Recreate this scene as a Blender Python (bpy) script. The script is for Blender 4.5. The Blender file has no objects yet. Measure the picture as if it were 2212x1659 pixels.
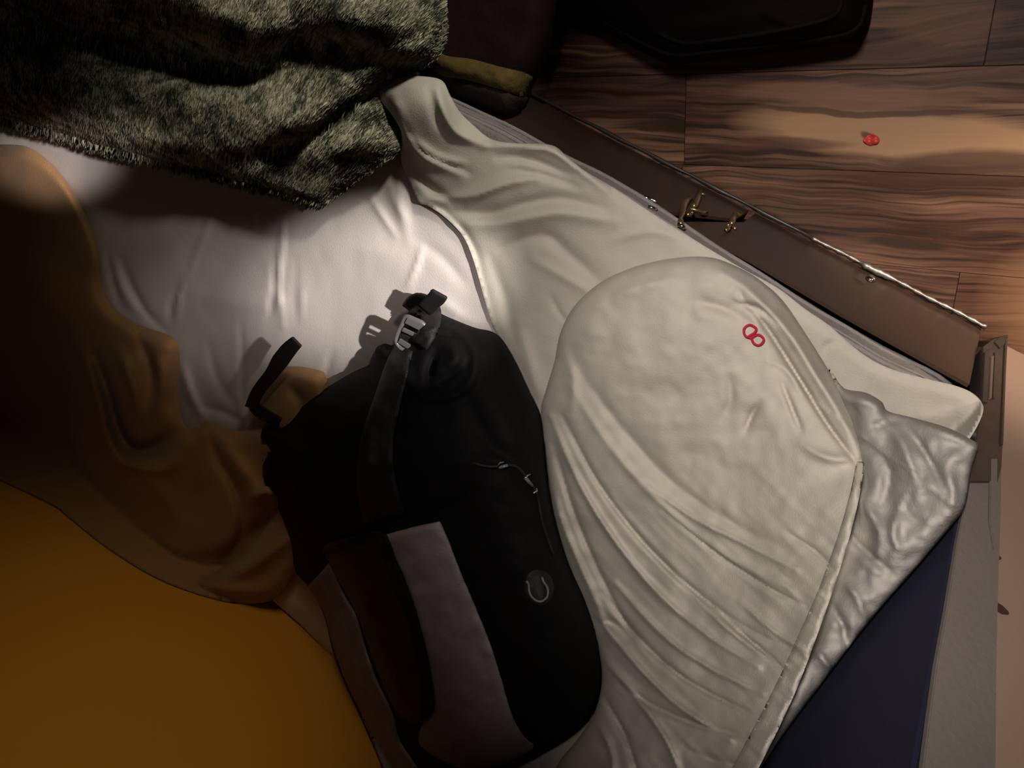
import bpy, math, random
import numpy as np
from mathutils import Matrix, Vector

random.seed(7)
rng = np.random.default_rng(7)
scene = bpy.context.scene
col = scene.collection

# ------------------------------------------------------------------ camera
W, H, F = 2212, 1659, 1650.0
HC = 0.95                                   # lens height above the floor
def cam_dir(x, y): return np.array([x - W / 2, -(y - H / 2), -F], float)
def unit(v): return v / np.linalg.norm(v)
_g = unit(cam_dir(2290, -100))              # straight down in camera axes
_X = unit(np.cross(_g, np.cross(cam_dir(1390, 345), cam_dir(2150, 738))))
if _X[0] < 0: _X = -_X
ROT = np.array([_X, np.cross(-_g, _X), -_g])
CAM = np.array([0.0, 0.0, HC])
cam_data = bpy.data.cameras.new('camera')
cam_data.sensor_width = 36.0
cam_data.lens = 36.0 * F / W
cam_data.clip_start = 0.01
cam = bpy.data.objects.new('camera', cam_data)
cam.matrix_world = Matrix.Translation(Vector(CAM)) @ Matrix(ROT.tolist()).to_4x4()
col.objects.link(cam)
scene.camera = cam

def P(x, y, z):
    """world point(s) at height z seen at pixel x, y"""
    x = np.asarray(x, float); y = np.asarray(y, float); z = np.asarray(z, float)
    d = np.stack([x - W / 2, -(y - H / 2), np.full_like(x, -F)], -1) @ ROT.T
    t = (z - HC) / d[..., 2]
    return CAM + d * t[..., None]
def PY(x, y, yw):
    d = ROT @ cam_dir(x, y); return CAM + d * ((yw - 0.0) / d[1])
def PX(x, y, xw):
    d = ROT @ cam_dir(x, y); return CAM + d * (xw / d[0])

# ------------------------------------------------------------------ world, lamps, exposure
world = bpy.data.worlds.new('world'); scene.world = world
world.use_nodes = True
world.node_tree.nodes['Background'].inputs[0].default_value = (0.9, 0.72, 0.6, 1)
world.node_tree.nodes['Background'].inputs[1].default_value = 0.018
scene.view_settings.view_transform = 'Standard'
scene.view_settings.look = 'None'
scene.view_settings.gamma = 1.0
scene.view_settings.use_curve_mapping = False
scene.view_settings.exposure = 0.0

def spot(name, pos, aim, az, power, size, blend, radius, color=(1, 0.9, 0.8)):
    l = bpy.data.lights.new(name, 'SPOT'); l.energy = power; l.color = color
    l.spot_size = math.radians(size); l.spot_blend = blend; l.shadow_soft_size = radius
    o = bpy.data.objects.new(name, l); col.objects.link(o)
    o.location = Vector(pos); tgt = Vector(P(aim[0], aim[1], az))
    o.rotation_euler = (tgt - o.location).to_track_quat('-Z', 'Y').to_euler()
    return o
TORCH = (0.28, 0.10, 0.77)
spot('room_lamp', (-0.14, 0.32, 1.18), (1730, 860), 0.2, 58, 50, 1.0, 0.05, (1, 0.90, 0.83))
spot('torch_lamp', TORCH, (835, 630), 0.2, 120.0, 14, 0.9, 0.006, (1, 0.93, 0.88))
spot('sheet_band_fill', TORCH, (520, 670), 0.2, 29.0, 11, 1.0, 0.02, (1, 0.90, 0.88))  # extra spot added to stretch the lit band along the sheet
spot('left_patch_fill', TORCH, (110, 348), 0.2, 240.0, 5.4, 1.0, 0.02, (1, 0.90, 0.85))  # extra spot added for the small lit patch at far left
spot('green_fill', (0.1, 0.75, 0.85), (840, -30), 0.3, 56, 25, 1.0, 0.05, (1, 0.93, 0.80))  # added spot aimed only to brighten the green blanket
spot('wall_fill', (-0.35, 0.1, 0.7), (250, 1950), 0.3, 15.0, 46, 1.0, 0.12, (1, 0.80, 0.55))  # added spot to light the mustard wall; no fixture there
spot('floor_fill', (0.7, 0.6, 0.7), (2290, 650), 0.0, 115.0, 22, 1.0, 0.05, (1, 0.80, 0.62))  # added spot to brighten the floor by the bed corner

# ------------------------------------------------------------------ materials
def mat(name, rgb, rough=0.9, metal=0.0, spec=0.3, bump=0.0, scale=600, var=0.0, vscale=6, sheen=0.0):
    m = bpy.data.materials.new(name); m.use_nodes = True
    nt = m.node_tree; b = nt.nodes['Principled BSDF']
    b.inputs['Base Color'].default_value = (*rgb, 1)
    b.inputs['Roughness'].default_value = rough
    b.inputs['Metallic'].default_value = metal
    b.inputs['Specular IOR Level'].default_value = spec
    b.inputs['Sheen Weight'].default_value = sheen
    tc = nt.nodes.new('ShaderNodeTexCoord')
    if bump:
        n = nt.nodes.new('ShaderNodeTexNoise'); n.inputs['Scale'].default_value = scale
        n.inputs['Detail'].default_value = 3
        bp = nt.nodes.new('ShaderNodeBump'); bp.inputs['Strength'].default_value = bump
        bp.inputs['Distance'].default_value = 0.002
        nt.links.new(tc.outputs['Object'], n.inputs['Vector'])
        nt.links.new(n.outputs['Fac'], bp.inputs['Height'])
        nt.links.new(bp.outputs['Normal'], b.inputs['Normal'])
    if var:
        n = nt.nodes.new('ShaderNodeTexNoise'); n.inputs['Scale'].default_value = vscale
        n.inputs['Detail'].default_value = 4
        mx = nt.nodes.new('ShaderNodeMix'); mx.data_type = 'RGBA'
        mx.inputs['A'].default_value = (*[c * (1 - var) for c in rgb], 1)
        mx.inputs['B'].default_value = (*[min(1, c * (1 + var)) for c in rgb], 1)
        nt.links.new(tc.outputs['Object'], n.inputs['Vector'])
        nt.links.new(n.outputs['Fac'], mx.inputs['Factor'])
        nt.links.new(mx.outputs['Result'], b.inputs['Base Color'])
    return m

M = {}
M['cotton'] = mat('cream_cotton', (0.45, 0.42, 0.365), 0.95, bump=0.25, scale=500, var=0.05, vscale=9)
M['sheet'] = mat('white_cotton', (0.52, 0.475, 0.45), 0.9, bump=0.25, scale=500, var=0.04, vscale=7)
M['pillow'] = mat('pillow_ticking', (0.36, 0.34, 0.315), 1.0, spec=0.1, bump=0.25, scale=300, var=0.08, vscale=14)
M['grey_fabric'] = mat('grey_mattress_fabric', (0.23, 0.21, 0.20), 0.9, bump=0.5, scale=350, var=0.2, vscale=40)
M['black'] = mat('black_nylon', (0.0018, 0.0018, 0.0020), 0.8, spec=0.15, bump=0.4, scale=700)
M['black_web'] = mat('black_webbing', (0.007, 0.007, 0.0075), 0.6, spec=0.3, bump=0.5, scale=900)
M['grey_pad'] = mat('grey_padding', (0.25, 0.205, 0.205), 0.95, bump=0.5, scale=500, var=0.25, vscale=25)
M['buckle'] = mat('dark_grey_plastic', (0.10, 0.10, 0.10), 0.22, spec=0.6)
M['logo'] = mat('grey_embroidery', (0.10, 0.10, 0.10), 0.6)
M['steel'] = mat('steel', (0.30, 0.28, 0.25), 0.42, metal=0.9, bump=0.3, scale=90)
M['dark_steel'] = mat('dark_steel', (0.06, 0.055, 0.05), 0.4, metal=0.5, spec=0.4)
M['post'] = mat('worn_post_metal', (0.075, 0.062, 0.053), 0.4, metal=0.5, bump=0.4, scale=60, var=0.5, vscale=30)
M['brass'] = mat('brass', (0.55, 0.42, 0.20), 0.25, metal=0.9)
M['chrome'] = mat('chrome', (0.8, 0.78, 0.75), 0.15, metal=1.0)
M['panel'] = mat('brown_lacquered_panel', (0.050, 0.030, 0.021), 0.33, spec=0.45, bump=0.05, scale=60, var=0.1, vscale=8)
M['navy'] = mat('navy_upholstery', (0.010, 0.011, 0.031), 0.85, bump=0.4, scale=700, var=0.1, vscale=6)
M['grey_side'] = mat('warm_grey_vinyl', (0.15, 0.128, 0.112), 0.6, bump=0.2, scale=200, var=0.10, vscale=9)
M['wall_tan'] = mat('tan_wall_paint', (0.25, 0.175, 0.13), 0.8, bump=0.1, scale=150, var=0.08, vscale=4)
M['wall_orange'] = mat('mustard_wall_paint', (0.60, 0.27, 0.025), 0.9, bump=0.15, scale=120, var=0.05, vscale=3)
M['tan'] = mat('tan_fleece', (0.30, 0.165, 0.065), 0.95, bump=0.5, scale=400, var=0.12, vscale=10, sheen=0.1)
M['red'] = mat('red_thread', (0.42, 0.01, 0.04), 0.8)
M['scrap'] = mat('red_plastic', (0.55, 0.05, 0.04), 0.35)
M['brown_throw'] = mat('dark_brown_fleece', (0.016, 0.0085, 0.0075), 1.0, spec=0.05, bump=0.4, scale=300)
M['olive_throw'] = mat('olive_brown_fleece', (0.026, 0.019, 0.010), 0.95, bump=0.4, scale=300)
M['yellow'] = mat('mustard_piping', (0.085, 0.058, 0.014), 0.95, bump=0.6, scale=200, var=0.3, vscale=30)
M['suitcase'] = mat('black_brown_canvas', (0.004, 0.0024, 0.0024), 0.9, spec=0.1, bump=0.4, scale=500)
M['suit_seam'] = mat('dark_canvas_piping', (0.007, 0.004, 0.004), 0.9, spec=0.1)
M['scuff'] = mat('dark_scuff', (0.05, 0.02, 0.02), 0.8)

def fleece(name):
    m = bpy.data.materials.new(name); m.use_nodes = True
    nt = m.node_tree; b = nt.nodes['Principled BSDF']; L = nt.links.new
    b.inputs['Roughness'].default_value = 0.9; b.inputs['Specular IOR Level'].default_value = 0.2
    geo = nt.nodes.new('ShaderNodeNewGeometry')
    tc = nt.nodes.new('ShaderNodeTexCoord')
    n1 = nt.nodes.new('ShaderNodeTexNoise'); n1.inputs['Scale'].default_value = 30; n1.inputs['Detail'].default_value = 5
    n1.inputs['Roughness'].default_value = 0.65
    L(tc.outputs['Object'], n1.inputs['Vector'])
    add = nt.nodes.new('ShaderNodeMath'); add.operation = 'MULTIPLY_ADD'
    add.inputs[1].default_value = 0.30
    L(geo.outputs['Random Per Island'], add.inputs[0]); L(n1.outputs['Fac'], add.inputs[2])
    r = nt.nodes.new('ShaderNodeValToRGB'); e = r.color_ramp.elements
    e[0].position = 0.47; e[0].color = (0.018, 0.024, 0.016, 1)
    e[1].position = 0.82; e[1].color = (0.46, 0.44, 0.32, 1)
    k = e.new(0.58); k.color = (0.085, 0.09, 0.06, 1)
    k = e.new(0.68); k.color = (0.22, 0.215, 0.145, 1)
    L(add.outputs[0], r.inputs['Fac']); L(r.outputs['Color'], b.inputs['Base Color'])
    return m
M['fleece'] = fleece('mottled_green_fleece')

# ------------------------------------------------------------------ numpy helpers
def smooth_poly(pts, closed=True, n=6, sharp=()):
    pts = [np.array(p, float) for p in pts]; out = []; N = len(pts)
    rngk = range(N) if closed else range(N - 1)
    for i in rngk:
        p1, p2 = pts[i], pts[(i + 1) % N]
        p0 = pts[i - 1] if (closed or i > 0) else p1
        p3 = pts[(i + 2) % N] if (closed or i + 2 < N) else p2
        t1 = (p2 - p0) * 0.5 * (0.0 if i in sharp else 1); t2 = (p3 - p1) * 0.5 * (0.0 if (i + 1) % N in sharp else 1)
        for k in range(n):
            t = k / n
            out.append((2*t**3-3*t**2+1)*p1 + (t**3-2*t**2+t)*t1 + (-2*t**3+3*t**2)*p2 + (t**3-t**2)*t2)
    if not closed: out.append(pts[-1])
    return np.array(out)

def seg_dist(px, py, line, closed=False):
    """distance to a polyline, nearest point, position 0..1 along it"""
    A = np.asarray(line, float); B = np.roll(A, -1, 0)
    if not closed: A, B = A[:-1], B[:-1]
    best = np.full(px.shape, 1e18); nx = px.copy(); ny = py.copy(); s = np.zeros(px.shape)
    ln = np.hypot(*(B - A).T); cum = np.concatenate([[0], np.cumsum(ln)]); tot = max(cum[-1], 1e-9)
    for i, (a, b) in enumerate(zip(A, B)):
        dx, dy = b - a; l2 = dx*dx + dy*dy
        if l2 < 1e-9: continue
        t = np.clip(((px-a[0])*dx + (py-a[1])*dy) / l2, 0, 1)
        qx, qy = a[0] + t*dx, a[1] + t*dy
        d = (px-qx)**2 + (py-qy)**2; m = d < best
        best[m] = d[m]; nx[m] = qx[m]; ny[m] = qy[m]; s[m] = ((cum[i] + t*ln[i]) / tot)[m]
    return np.sqrt(best), nx, ny, s

def inside(px, py, poly):
    r = np.zeros(px.shape, bool); j = len(poly) - 1
    for i in range(len(poly)):
        xi, yi = poly[i]; xj, yj = poly[j]
        if yi != yj:
            c = ((yi > py) != (yj > py)) & (px < (xj-xi)*(py-yi)/(yj-yi) + xi)
            r ^= c
        j = i
    return r

def vnoise(x, y, seed=0):
    def h(i, j):
        v = np.sin(i*127.1 + j*311.7 + seed*74.7) * 43758.5453
        return v - np.floor(v)
    i, j = np.floor(x), np.floor(y); fx, fy = x-i, y-j
    fx = fx*fx*(3-2*fx); fy = fy*fy*(3-2*fy)
    return (h(i,j)*(1-fx)+h(i+1,j)*fx)*(1-fy) + (h(i,j+1)*(1-fx)+h(i+1,j+1)*fx)*fy - 0.5
def fbm(x, y, seed=0, o=3):
    return sum(vnoise(x*2**k, y*2**k, seed+k) / 2**k for k in range(o))

def folds(px, py, items):
    """items: (polyline, half width in px, height in m); negative height is a valley"""
    z = np.zeros(px.shape)
    for line, w, h in items:
        line = smooth_poly(line, False, 5) if len(line) > 2 else np.array(line, float)
        x0, y0 = line.min(0) - 3*w; x1, y1 = line.max(0) + 3*w
        m = (px > x0) & (px < x1) & (py > y0) & (py < y1)
        if not m.any(): continue
        d, _, _, s = seg_dist(px[m], py[m], line)
        z[m] += h * np.exp(-(d / w)**1.6) * np.clip(np.sin(np.pi * np.clip(s, 0.04, 0.96)), 0, 1)**0.5
    return z

def new_mesh(name, verts, faces, material, smooth=True):
    me = bpy.data.meshes.new(name)
    me.from_pydata([tuple(v) for v in verts], [], [tuple(f) for f in faces])
    me.materials.append(material)
    if smooth: me.polygons.foreach_set('use_smooth', [True] * len(me.polygons))
    me.update()
    return me
def link(name, me, parent=None):
    o = bpy.data.objects.new(name, me); col.objects.link(o)
    if parent: o.parent = parent
    return o
def tag(o, label=None, cat=None, group=None, kind=None):
    if label: o['label'] = label
    if cat: o['category'] = cat
    if group: o['group'] = group
    if kind: o['kind'] = kind
    return o
def thing(name, label, cat, group=None):
    return tag(link(name, None), label, cat, group)

def patch(name, poly, zf, material, step=7, base=None, thick=0.003, parent=None, keep=None, lim=True):
    """cloth surface over an outline; zf(px, py, d_edge) is its height. base: height of the closed underside"""
    poly = np.asarray(poly, float)
    x0, y0 = poly.min(0) - step; x1, y1 = poly.max(0) + step
    xs = np.arange(x0, x1 + step, step); ys = np.arange(y0, y1 + step, step)
    gx, gy = np.meshgrid(xs, ys); ny, nx = gx.shape
    cx = (gx[:-1,:-1] + gx[1:,1:]) / 2; cy = (gy[:-1,:-1] + gy[1:,1:]) / 2
    cell = inside(cx, cy, poly)
    use = np.zeros((ny, nx), int)
    for a, b in ((0,0),(0,1),(1,0),(1,1)):
        use[a:ny-1+a, b:nx-1+b] += cell
    V = use > 0; border = V & (use < 4)
    px = gx[V].copy(); py = gy[V].copy(); bd = border[V]
    d, qx, qy, _ = seg_dist(px, py, poly, True)
    px[bd] = qx[bd]; py[bd] = qy[bd]; d[bd] = 0
    z = zf(px, py, d)
    top = P(px, py, z)
    idx = -np.ones((ny, nx), int); idx[V] = np.arange(len(px)); n = len(px)
    if base is None:
        bot = top.copy(); bot[:, 2] = z - thick
    else:
        bot = P(px, py, np.minimum(base, z - 0.001))
        bot[:, 1] = np.maximum(bot[:, 1], YF - 0.010)
        if lim: bot[:, 0] = np.minimum(bot[:, 0], XH - 0.002)
    faces = []; edges = {}
    jj, ii = np.nonzero(cell)
    for j, i in zip(jj, ii):
        q = (idx[j,i], idx[j+1,i], idx[j+1,i+1], idx[j,i+1])
        faces.append(q)
        faces.append((q[0]+n, q[3]+n, q[2]+n, q[1]+n))
        for k in range(4):
            e = (q[k], q[(k+1) % 4])
            if (e[1], e[0]) in edges: del edges[(e[1], e[0])]
            else: edges[e] = 1
    for a, b in edges: faces.append((b, a, a+n, b+n))
    me = new_mesh(name, np.vstack([top, bot]), faces, material)
    o = link(name, me, parent)
    if keep is not None: keep['px'], keep['py'], keep['top'] = px, py, top
    return o

def tube(name, pts, r, material, parent=None, sides=8, closed=False, flat=1.0, mesh_only=False):
    pts = [Vector(p) for p in pts]; n = len(pts); verts = []; faces = []
    for i, p in enumerate(pts):
        a = pts[i-1] if (i > 0 or closed) else p; b = pts[(i+1) % n] if (i < n-1 or closed) else p
        t = (b - a).normalized(); up = Vector((0, 0, 1))
        if abs(t.z) > 0.95: up = Vector((0, 1, 0))
        s = t.cross(up).normalized(); u = s.cross(t)
        rr = r[i] if hasattr(r, '__len__') else r
        for k in range(sides):
            an = 2*math.pi*k/sides
            verts.append(p + s*math.cos(an)*rr + u*math.sin(an)*rr*flat)
    m = n if closed else n-1
    for i in range(m):
        for k in range(sides):
            a = i*sides+k; b = i*sides+(k+1) % sides; c = ((i+1) % n)*sides
            faces.append((a, b, c+(k+1) % sides, c+k))
    if not closed:
        faces.append(tuple(range(sides))[::-1]); faces.append(tuple((n-1)*sides+k for k in range(sides)))
    if mesh_only: return verts, faces
    return link(name, new_mesh(name, verts, faces, material), parent)

def prism(name, pts, vec, material, parent=None, bevel=0.0):
    """closed polygon pts (world) pushed along vec"""
    n = len(pts); v = [Vector(p) for p in pts]; w = [p + Vector(vec) for p in v]
    f = [tuple(range(n)), tuple(range(n, 2*n))[::-1]] + [(i, i+n, (i+1) % n+n, (i+1) % n) for i in range(n)]
    me = new_mesh(name, v + w, f, material, False)
    o = link(name, me, parent)
    import bmesh
    bm = bmesh.new(); bm.from_mesh(me); bmesh.ops.recalc_face_normals(bm, faces=bm.faces)
    if bevel:
        bmesh.ops.bevel(bm, geom=list(bm.edges), offset=bevel, segments=2, affect='EDGES', clamp_overlap=True)
    bm.to_mesh(me); bm.free()
    return o
def box(name, lo, hi, material, parent=None, bevel=0.0):
    (a, b, c), (d, e, f) = lo, hi
    return prism(name, [(a,b,c),(d,b,c),(d,e,c),(a,e,c)], (0, 0, f-c), material, parent, bevel)

def ribbon_poly(path, w):
    path = smooth_poly(path, False, 6); t = np.gradient(path, axis=0); t /= np.hypot(*t.T)[:, None]
    nrm = np.stack([-t[:,1], t[:,0]], 1)
    ww = np.interp(np.linspace(0,1,len(path)), np.linspace(0,1,len(w)), w)[:, None] if hasattr(w, '__len__') else w
    return np.vstack([path + nrm*ww/2, (path - nrm*ww/2)[::-1]])

# ------------------------------------------------------------------ floor and walls
YN, YF = -0.345, -1.535            # near and far long sides of the bed
XH = 0.163                         # face of the headboard at the head end of the bed
GR = unit(P(2200., 300., 0.)[:2] - P(1500., 290., 0.)[:2])         # direction of the floor boards
GP = np.array([-GR[1], GR[0]])
FLOOR_ANG = math.atan2(GR[1], GR[0])
def fuv(x, y):
    p = P(float(x), float(y), 0.)[:2]; return float(p @ GR), float(p @ GP)
v160 = fuv(1480, 160)[1]; v347 = fuv(1480, 347)[1]; v534 = fuv(1480, 534)[1]
PITCH = (v160 - v534) / 2

def wood():
    m = bpy.data.materials.new('walnut_laminate'); m.use_nodes = True
    nt = m.node_tree; b = nt.nodes['Principled BSDF']; L = nt.links.new; N = nt.nodes.new
    b.inputs['Roughness'].default_value = 0.42; b.inputs['Specular IOR Level'].default_value = 0.4
    tc = N('ShaderNodeTexCoord'); oi = N('ShaderNodeObjectInfo')
    off = N('ShaderNodeVectorMath'); off.operation = 'MULTIPLY_ADD'
    cmb = N('ShaderNodeCombineXYZ')
    mu = N('ShaderNodeMath'); mu.operation = 'MULTIPLY'; mu.inputs[1].default_value = 17.0
    L(oi.outputs['Random'], mu.inputs[0]); L(mu.outputs[0], cmb.inputs[0]); L(mu.outputs[0], cmb.inputs[1]); L(mu.outputs[0], cmb.inputs[2])
    ad = N('ShaderNodeVectorMath'); ad.operation = 'ADD'
    lo = N('ShaderNodeMapping'); lo.inputs['Scale'].default_value = (5, 9, 1); L(tc.outputs['Object'], lo.inputs['Vector'])
    wn = N('ShaderNodeTexNoise'); wn.inputs['Scale'].default_value = 1.3; wn.inputs['Detail'].default_value = 2
    off4 = N('ShaderNodeVectorMath'); off4.operation = 'ADD'; L(lo.outputs[0], off4.inputs[0]); L(cmb.outputs[0], off4.inputs[1])
    L(off4.outputs[0], wn.inputs['Vector'])
    wv = N('ShaderNodeVectorMath'); wv.operation = 'MULTIPLY_ADD'; wv.inputs[1].default_value = (0, 0.036, 0)
    L(wn.outputs['Color'], wv.inputs[0]); L(tc.outputs['Object'], wv.inputs[2])
    L(wv.outputs[0], ad.inputs[0]); L(cmb.outputs[0], ad.inputs[1])
    def stretched(sx, sy, scale, det, dist=0.0):
        mp = N('ShaderNodeMapping'); mp.inputs['Scale'].default_value = (sx, sy, 1)
        L(ad.outputs[0], mp.inputs['Vector'])
        n = N('ShaderNodeTexNoise'); n.inputs['Scale'].default_value = scale; n.inputs['Detail'].default_value = det
        n.inputs['Distortion'].default_value = dist
        L(mp.outputs[0], n.inputs['Vector']); return n
    broad = stretched(1.6, 14, 1.6, 3, 0.5)
    grain = stretched(1.6, 62, 2.0, 6, 0.9)
    fine = stretched(8.0, 260, 2.0, 3, 0.2)
    r1 = N('ShaderNodeValToRGB'); e = r1.color_ramp.elements
    e[0].position = 0.36; e[0].color = (0.072, 0.033, 0.020, 1)
    e[1].position = 0.74; e[1].color = (0.32, 0.18, 0.10, 1)
    k = e.new(0.50); k.color = (0.108, 0.056, 0.037, 1)
    k = e.new(0.60); k.color = (0.165, 0.090, 0.057, 1)
    L(broad.outputs['Fac'], r1.inputs['Fac'])
    r2 = N('ShaderNodeValToRGB'); e = r2.color_ramp.elements
    e[0].position = 0.38; e[0].color = (0.30, 0.26, 0.24, 1); e[1].position = 0.56; e[1].color = (1.1, 1.08, 1.06, 1)
    L(grain.outputs['Fac'], r2.inputs['Fac'])
    r3 = N('ShaderNodeValToRGB'); e = r3.color_ramp.elements
    e[0].position = 0.35; e[0].color = (0.78, 0.76, 0.75, 1); e[1].position = 0.65; e[1].color = (1.1, 1.1, 1.1, 1)
    L(fine.outputs['Fac'], r3.inputs['Fac'])
    def mul(a, c):
        x = N('ShaderNodeMix'); x.data_type = 'RGBA'; x.blend_type = 'MULTIPLY'; x.inputs['Factor'].default_value = 1
        L(a, x.inputs['A']); L(c, x.inputs['B']); return x.outputs['Result']
    c = mul(mul(r1.outputs['Color'], r2.outputs['Color']), r3.outputs['Color'])
    # figure of the boards in view: pale sapwood streaks, dark knots, last a painted pool of light (position on the floor, u along the boards)
    geo = N('ShaderNodeNewGeometry')
    rot = N('ShaderNodeVectorRotate'); rot.rotation_type = 'Z_AXIS'; rot.inputs['Angle'].default_value = -FLOOR_ANG
    L(geo.outputs['Position'], rot.inputs['Vector'])
    wob = N('ShaderNodeTexNoise'); wob.inputs['Scale'].default_value = 7; wob.inputs['Detail'].default_value = 4
    L(rot.outputs[0], wob.inputs['Vector'])
    wsc = N('ShaderNodeVectorMath'); wsc.operation = 'MULTIPLY_ADD'
    wsc.inputs[1].default_value = (0.05, 0.030, 0); 
    L(wob.outputs['Color'], wsc.inputs[0]); L(rot.outputs[0], wsc.inputs[2])
    def blob(c, x0, y0, x1, y1, wpx, color, amt, soft=0.35):
        u0, w0 = fuv(x0, y0); u1, w1 = fuv(x1, y1)
        mp = N('ShaderNodeMapping'); mp.vector_type = 'TEXTURE'
        mp.inputs['Location'].default_value = ((u0+u1)/2+0.025, (w0+w1)/2+0.015, 0)
        mp.inputs['Rotation'].default_value = (0, 0, math.atan2(w1-w0, u1-u0))
        mp.inputs['Scale'].default_value = (math.hypot(u1-u0, w1-w0)/2, wpx*0.00058, 10)
        L(wsc.outputs[0], mp.inputs['Vector'])
        g = N('ShaderNodeTexGradient'); g.gradient_type = 'SPHERICAL'; L(mp.outputs[0], g.inputs['Vector'])
        rr = N('ShaderNodeMapRange'); rr.inputs['From Max'].default_value = soft; rr.inputs['To Max'].default_value = amt
        L(g.outputs['Fac'], rr.inputs['Value'])
        x = N('ShaderNodeMix'); x.data_type = 'RGBA'; L(rr.outputs[0], x.inputs['Factor']); L(c, x.inputs['A'])
        x.inputs['B'].default_value = (*color, 1); return x.outputs['Result']
    pale = (0.42, 0.25, 0.135); dark = (0.045, 0.022, 0.014)
    c = blob(c, 1560, 262, 2420, 320, 52, pale, 0.85)
    c = blob(c, 1560, 200, 2120, 212, 26, (0.24, 0.13, 0.085), 0.6)
    c = blob(c, 1500, 318, 1860, 305, 16, (0.09, 0.042, 0.028), 0.7)
    c = blob(c, 1880, 352, 2330, 352, 34, (0.07, 0.034, 0.022), 0.8)
    c = blob(c, 1560, 240, 2200, 236, 7, (0.08, 0.038, 0.028), 0.8)
    c = blob(c, 1560, 112, 2180, 104, 14, (0.09, 0.045, 0.03), 0.8)
    c = blob(c, 1850, 513, 2060, 530, 13, (0.03, 0.016, 0.01), 0.95)
    c = blob(c, 1995, 503, 2025, 500, 11, (0.035, 0.018, 0.012), 0.9)
    c = blob(c, 1855, 275, 1900, 300, 10, (0.06, 0.03, 0.02), 0.8)
    c = blob(c, 1900, 52, 2212, 40, 40, (0.20, 0.10, 0.06), 0.5)
    c = blob(c, 2090, 650, 2600, 690, 150, (0.36, 0.19, 0.095), 0.6, 0.8)  # warm pool of light painted into the boards at the right
    bp = N('ShaderNodeBump'); bp.inputs['Strength'].default_value = 0.15; bp.inputs['Distance'].default_value = 0.001
    L(grain.outputs['Fac'], bp.inputs['Height']); L(bp.outputs['Normal'], b.inputs['Normal'])
    L(c, b.inputs['Base Color'])
    return m
M['wood'] = wood()

FX0, FX1, FY0, FY1 = -3.0, 1.6, -1.55, 1.0
floor = prism('floor', [(FX0,FY0,-0.03),(FX1,FY0,-0.03),(FX1,FY1,-0.03),(FX0,FY1,-0.03)], (0,0,0.021), M['dark_steel'])
tag(floor, kind='structure')
PL = 0.74; GAP = 0.0006
pm = None
def plank_mesh():
    import bmesh
    bm = bmesh.new(); bmesh.ops.create_cube(bm, size=1)
    bmesh.ops.scale(bm, vec=(PL-GAP, PITCH-GAP, 0.009), verts=bm.verts)
    bmesh.ops.bevel(bm, geom=[e for e in bm.edges if all(v.co.z > 0 for v in e.verts)], offset=0.0004, segments=1, affect='EDGES')
    me = bpy.data.meshes.new('plank'); bm.to_mesh(me); bm.free(); me.materials.append(M['wood']); return me
pm = plank_mesh()
joint = {0: fuv(1480, 250)[0], 1: fuv(1472, 440)[0], 2: fuv(2066, 627)[0], -1: fuv(1900, 80)[0] + 0.1}
for r in range(-12, 34):
    v = v160 - (r + 0.5) * PITCH
    u0 = joint.get(r, (r * 0.2713) % PL)
    for k in range(-6, 7):
        u = u0 + (k + 0.5) * PL
        c = GR * u + GP * v
        if not (FX0 < c[0] < FX1 and FY0 + 0.02 < c[1] < FY1): continue
        if c[1] < -0.95 and c[0] < 0.1: continue           # never shows: far under the bed
        o = link('plank', pm, floor); o.location = (c[0], c[1], -0.0045); o.rotation_euler = (0, 0, FLOOR_ANG)

wl = prism('wall_left', [(FX0, YF-0.012, -0.03), (0.9, YF-0.012, -0.03), (0.9, YF-0.012, 2.3), (FX0, YF-0.012, 2.3)], (0, -0.08, 0), M['wall_orange'])
tag(wl, kind='structure')
wr = prism('wall_right', [(XH+0.016, YN, 0.0), (1.5, YN, 0.0), (1.5, YN, 2.2), (XH+0.016, YN, 2.2)], (0, -0.1, 0), M['wall_tan'])
tag(wr, kind='structure')
def wall_mark(pts):
    q = [PY(x, y, YN + 0.0015) for x, y in pts]
    return prism('scuff_mark', q, (0, -0.001, 0), M['scuff'], wr)
wall_mark([(2143,1296),(2152,1300),(2166,1308),(2178,1320),(2180,1326),(2166,1325),(2154,1318),(2147,1309)])
wall_mark([(2146,1190),(2156,1196),(2164,1206),(2158,1210),(2150,1203)])

# ------------------------------------------------------------------ bed
bed = thing('bed_frame', 'low bed frame with glossy brown side panel, brass fittings and navy headboard', 'bed')
HP = 0.132
box('slat_deck', (-2.1, YF+0.02, 0.09), (XH-0.012, YN-0.03, HP-0.004), M['dark_steel'], bed)
yo = YN + 0.004
gl = PY(1428, 456, yo); gr = PY(1592, 474, yo); gl2 = PY(1474, 479, yo); gr2 = PY(1606, 480, yo)
gl[2] = HP; gl2[2] = HP
prism('side_panel', [(-2.1, yo, 0.002), (gr[0], yo, 0.002), (gr[0]-0.001, yo, gr[2]), (gl[0], yo, gl[2]), (-2.1, yo, HP)], (0,-0.004,0), M['panel'], bed)
prism('side_panel', [(gr2[0]+0.001, yo, 0.002), (XH-0.012, yo, 0.002), (XH-0.012, yo, 0.152), (0.01, yo, 0.146), (-0.09, yo, 0.136), (gl2[0], yo, HP), (gr2[0], yo, gr2[2])], (0,-0.004,0), M['panel'], bed)
box('gap_shade', (-2.1, yo-0.016, 0.004), (XH-0.014, yo-0.012, HP-0.006), M['suit_seam'], bed)  # dark backing added to paint shade into the panel gap
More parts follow.
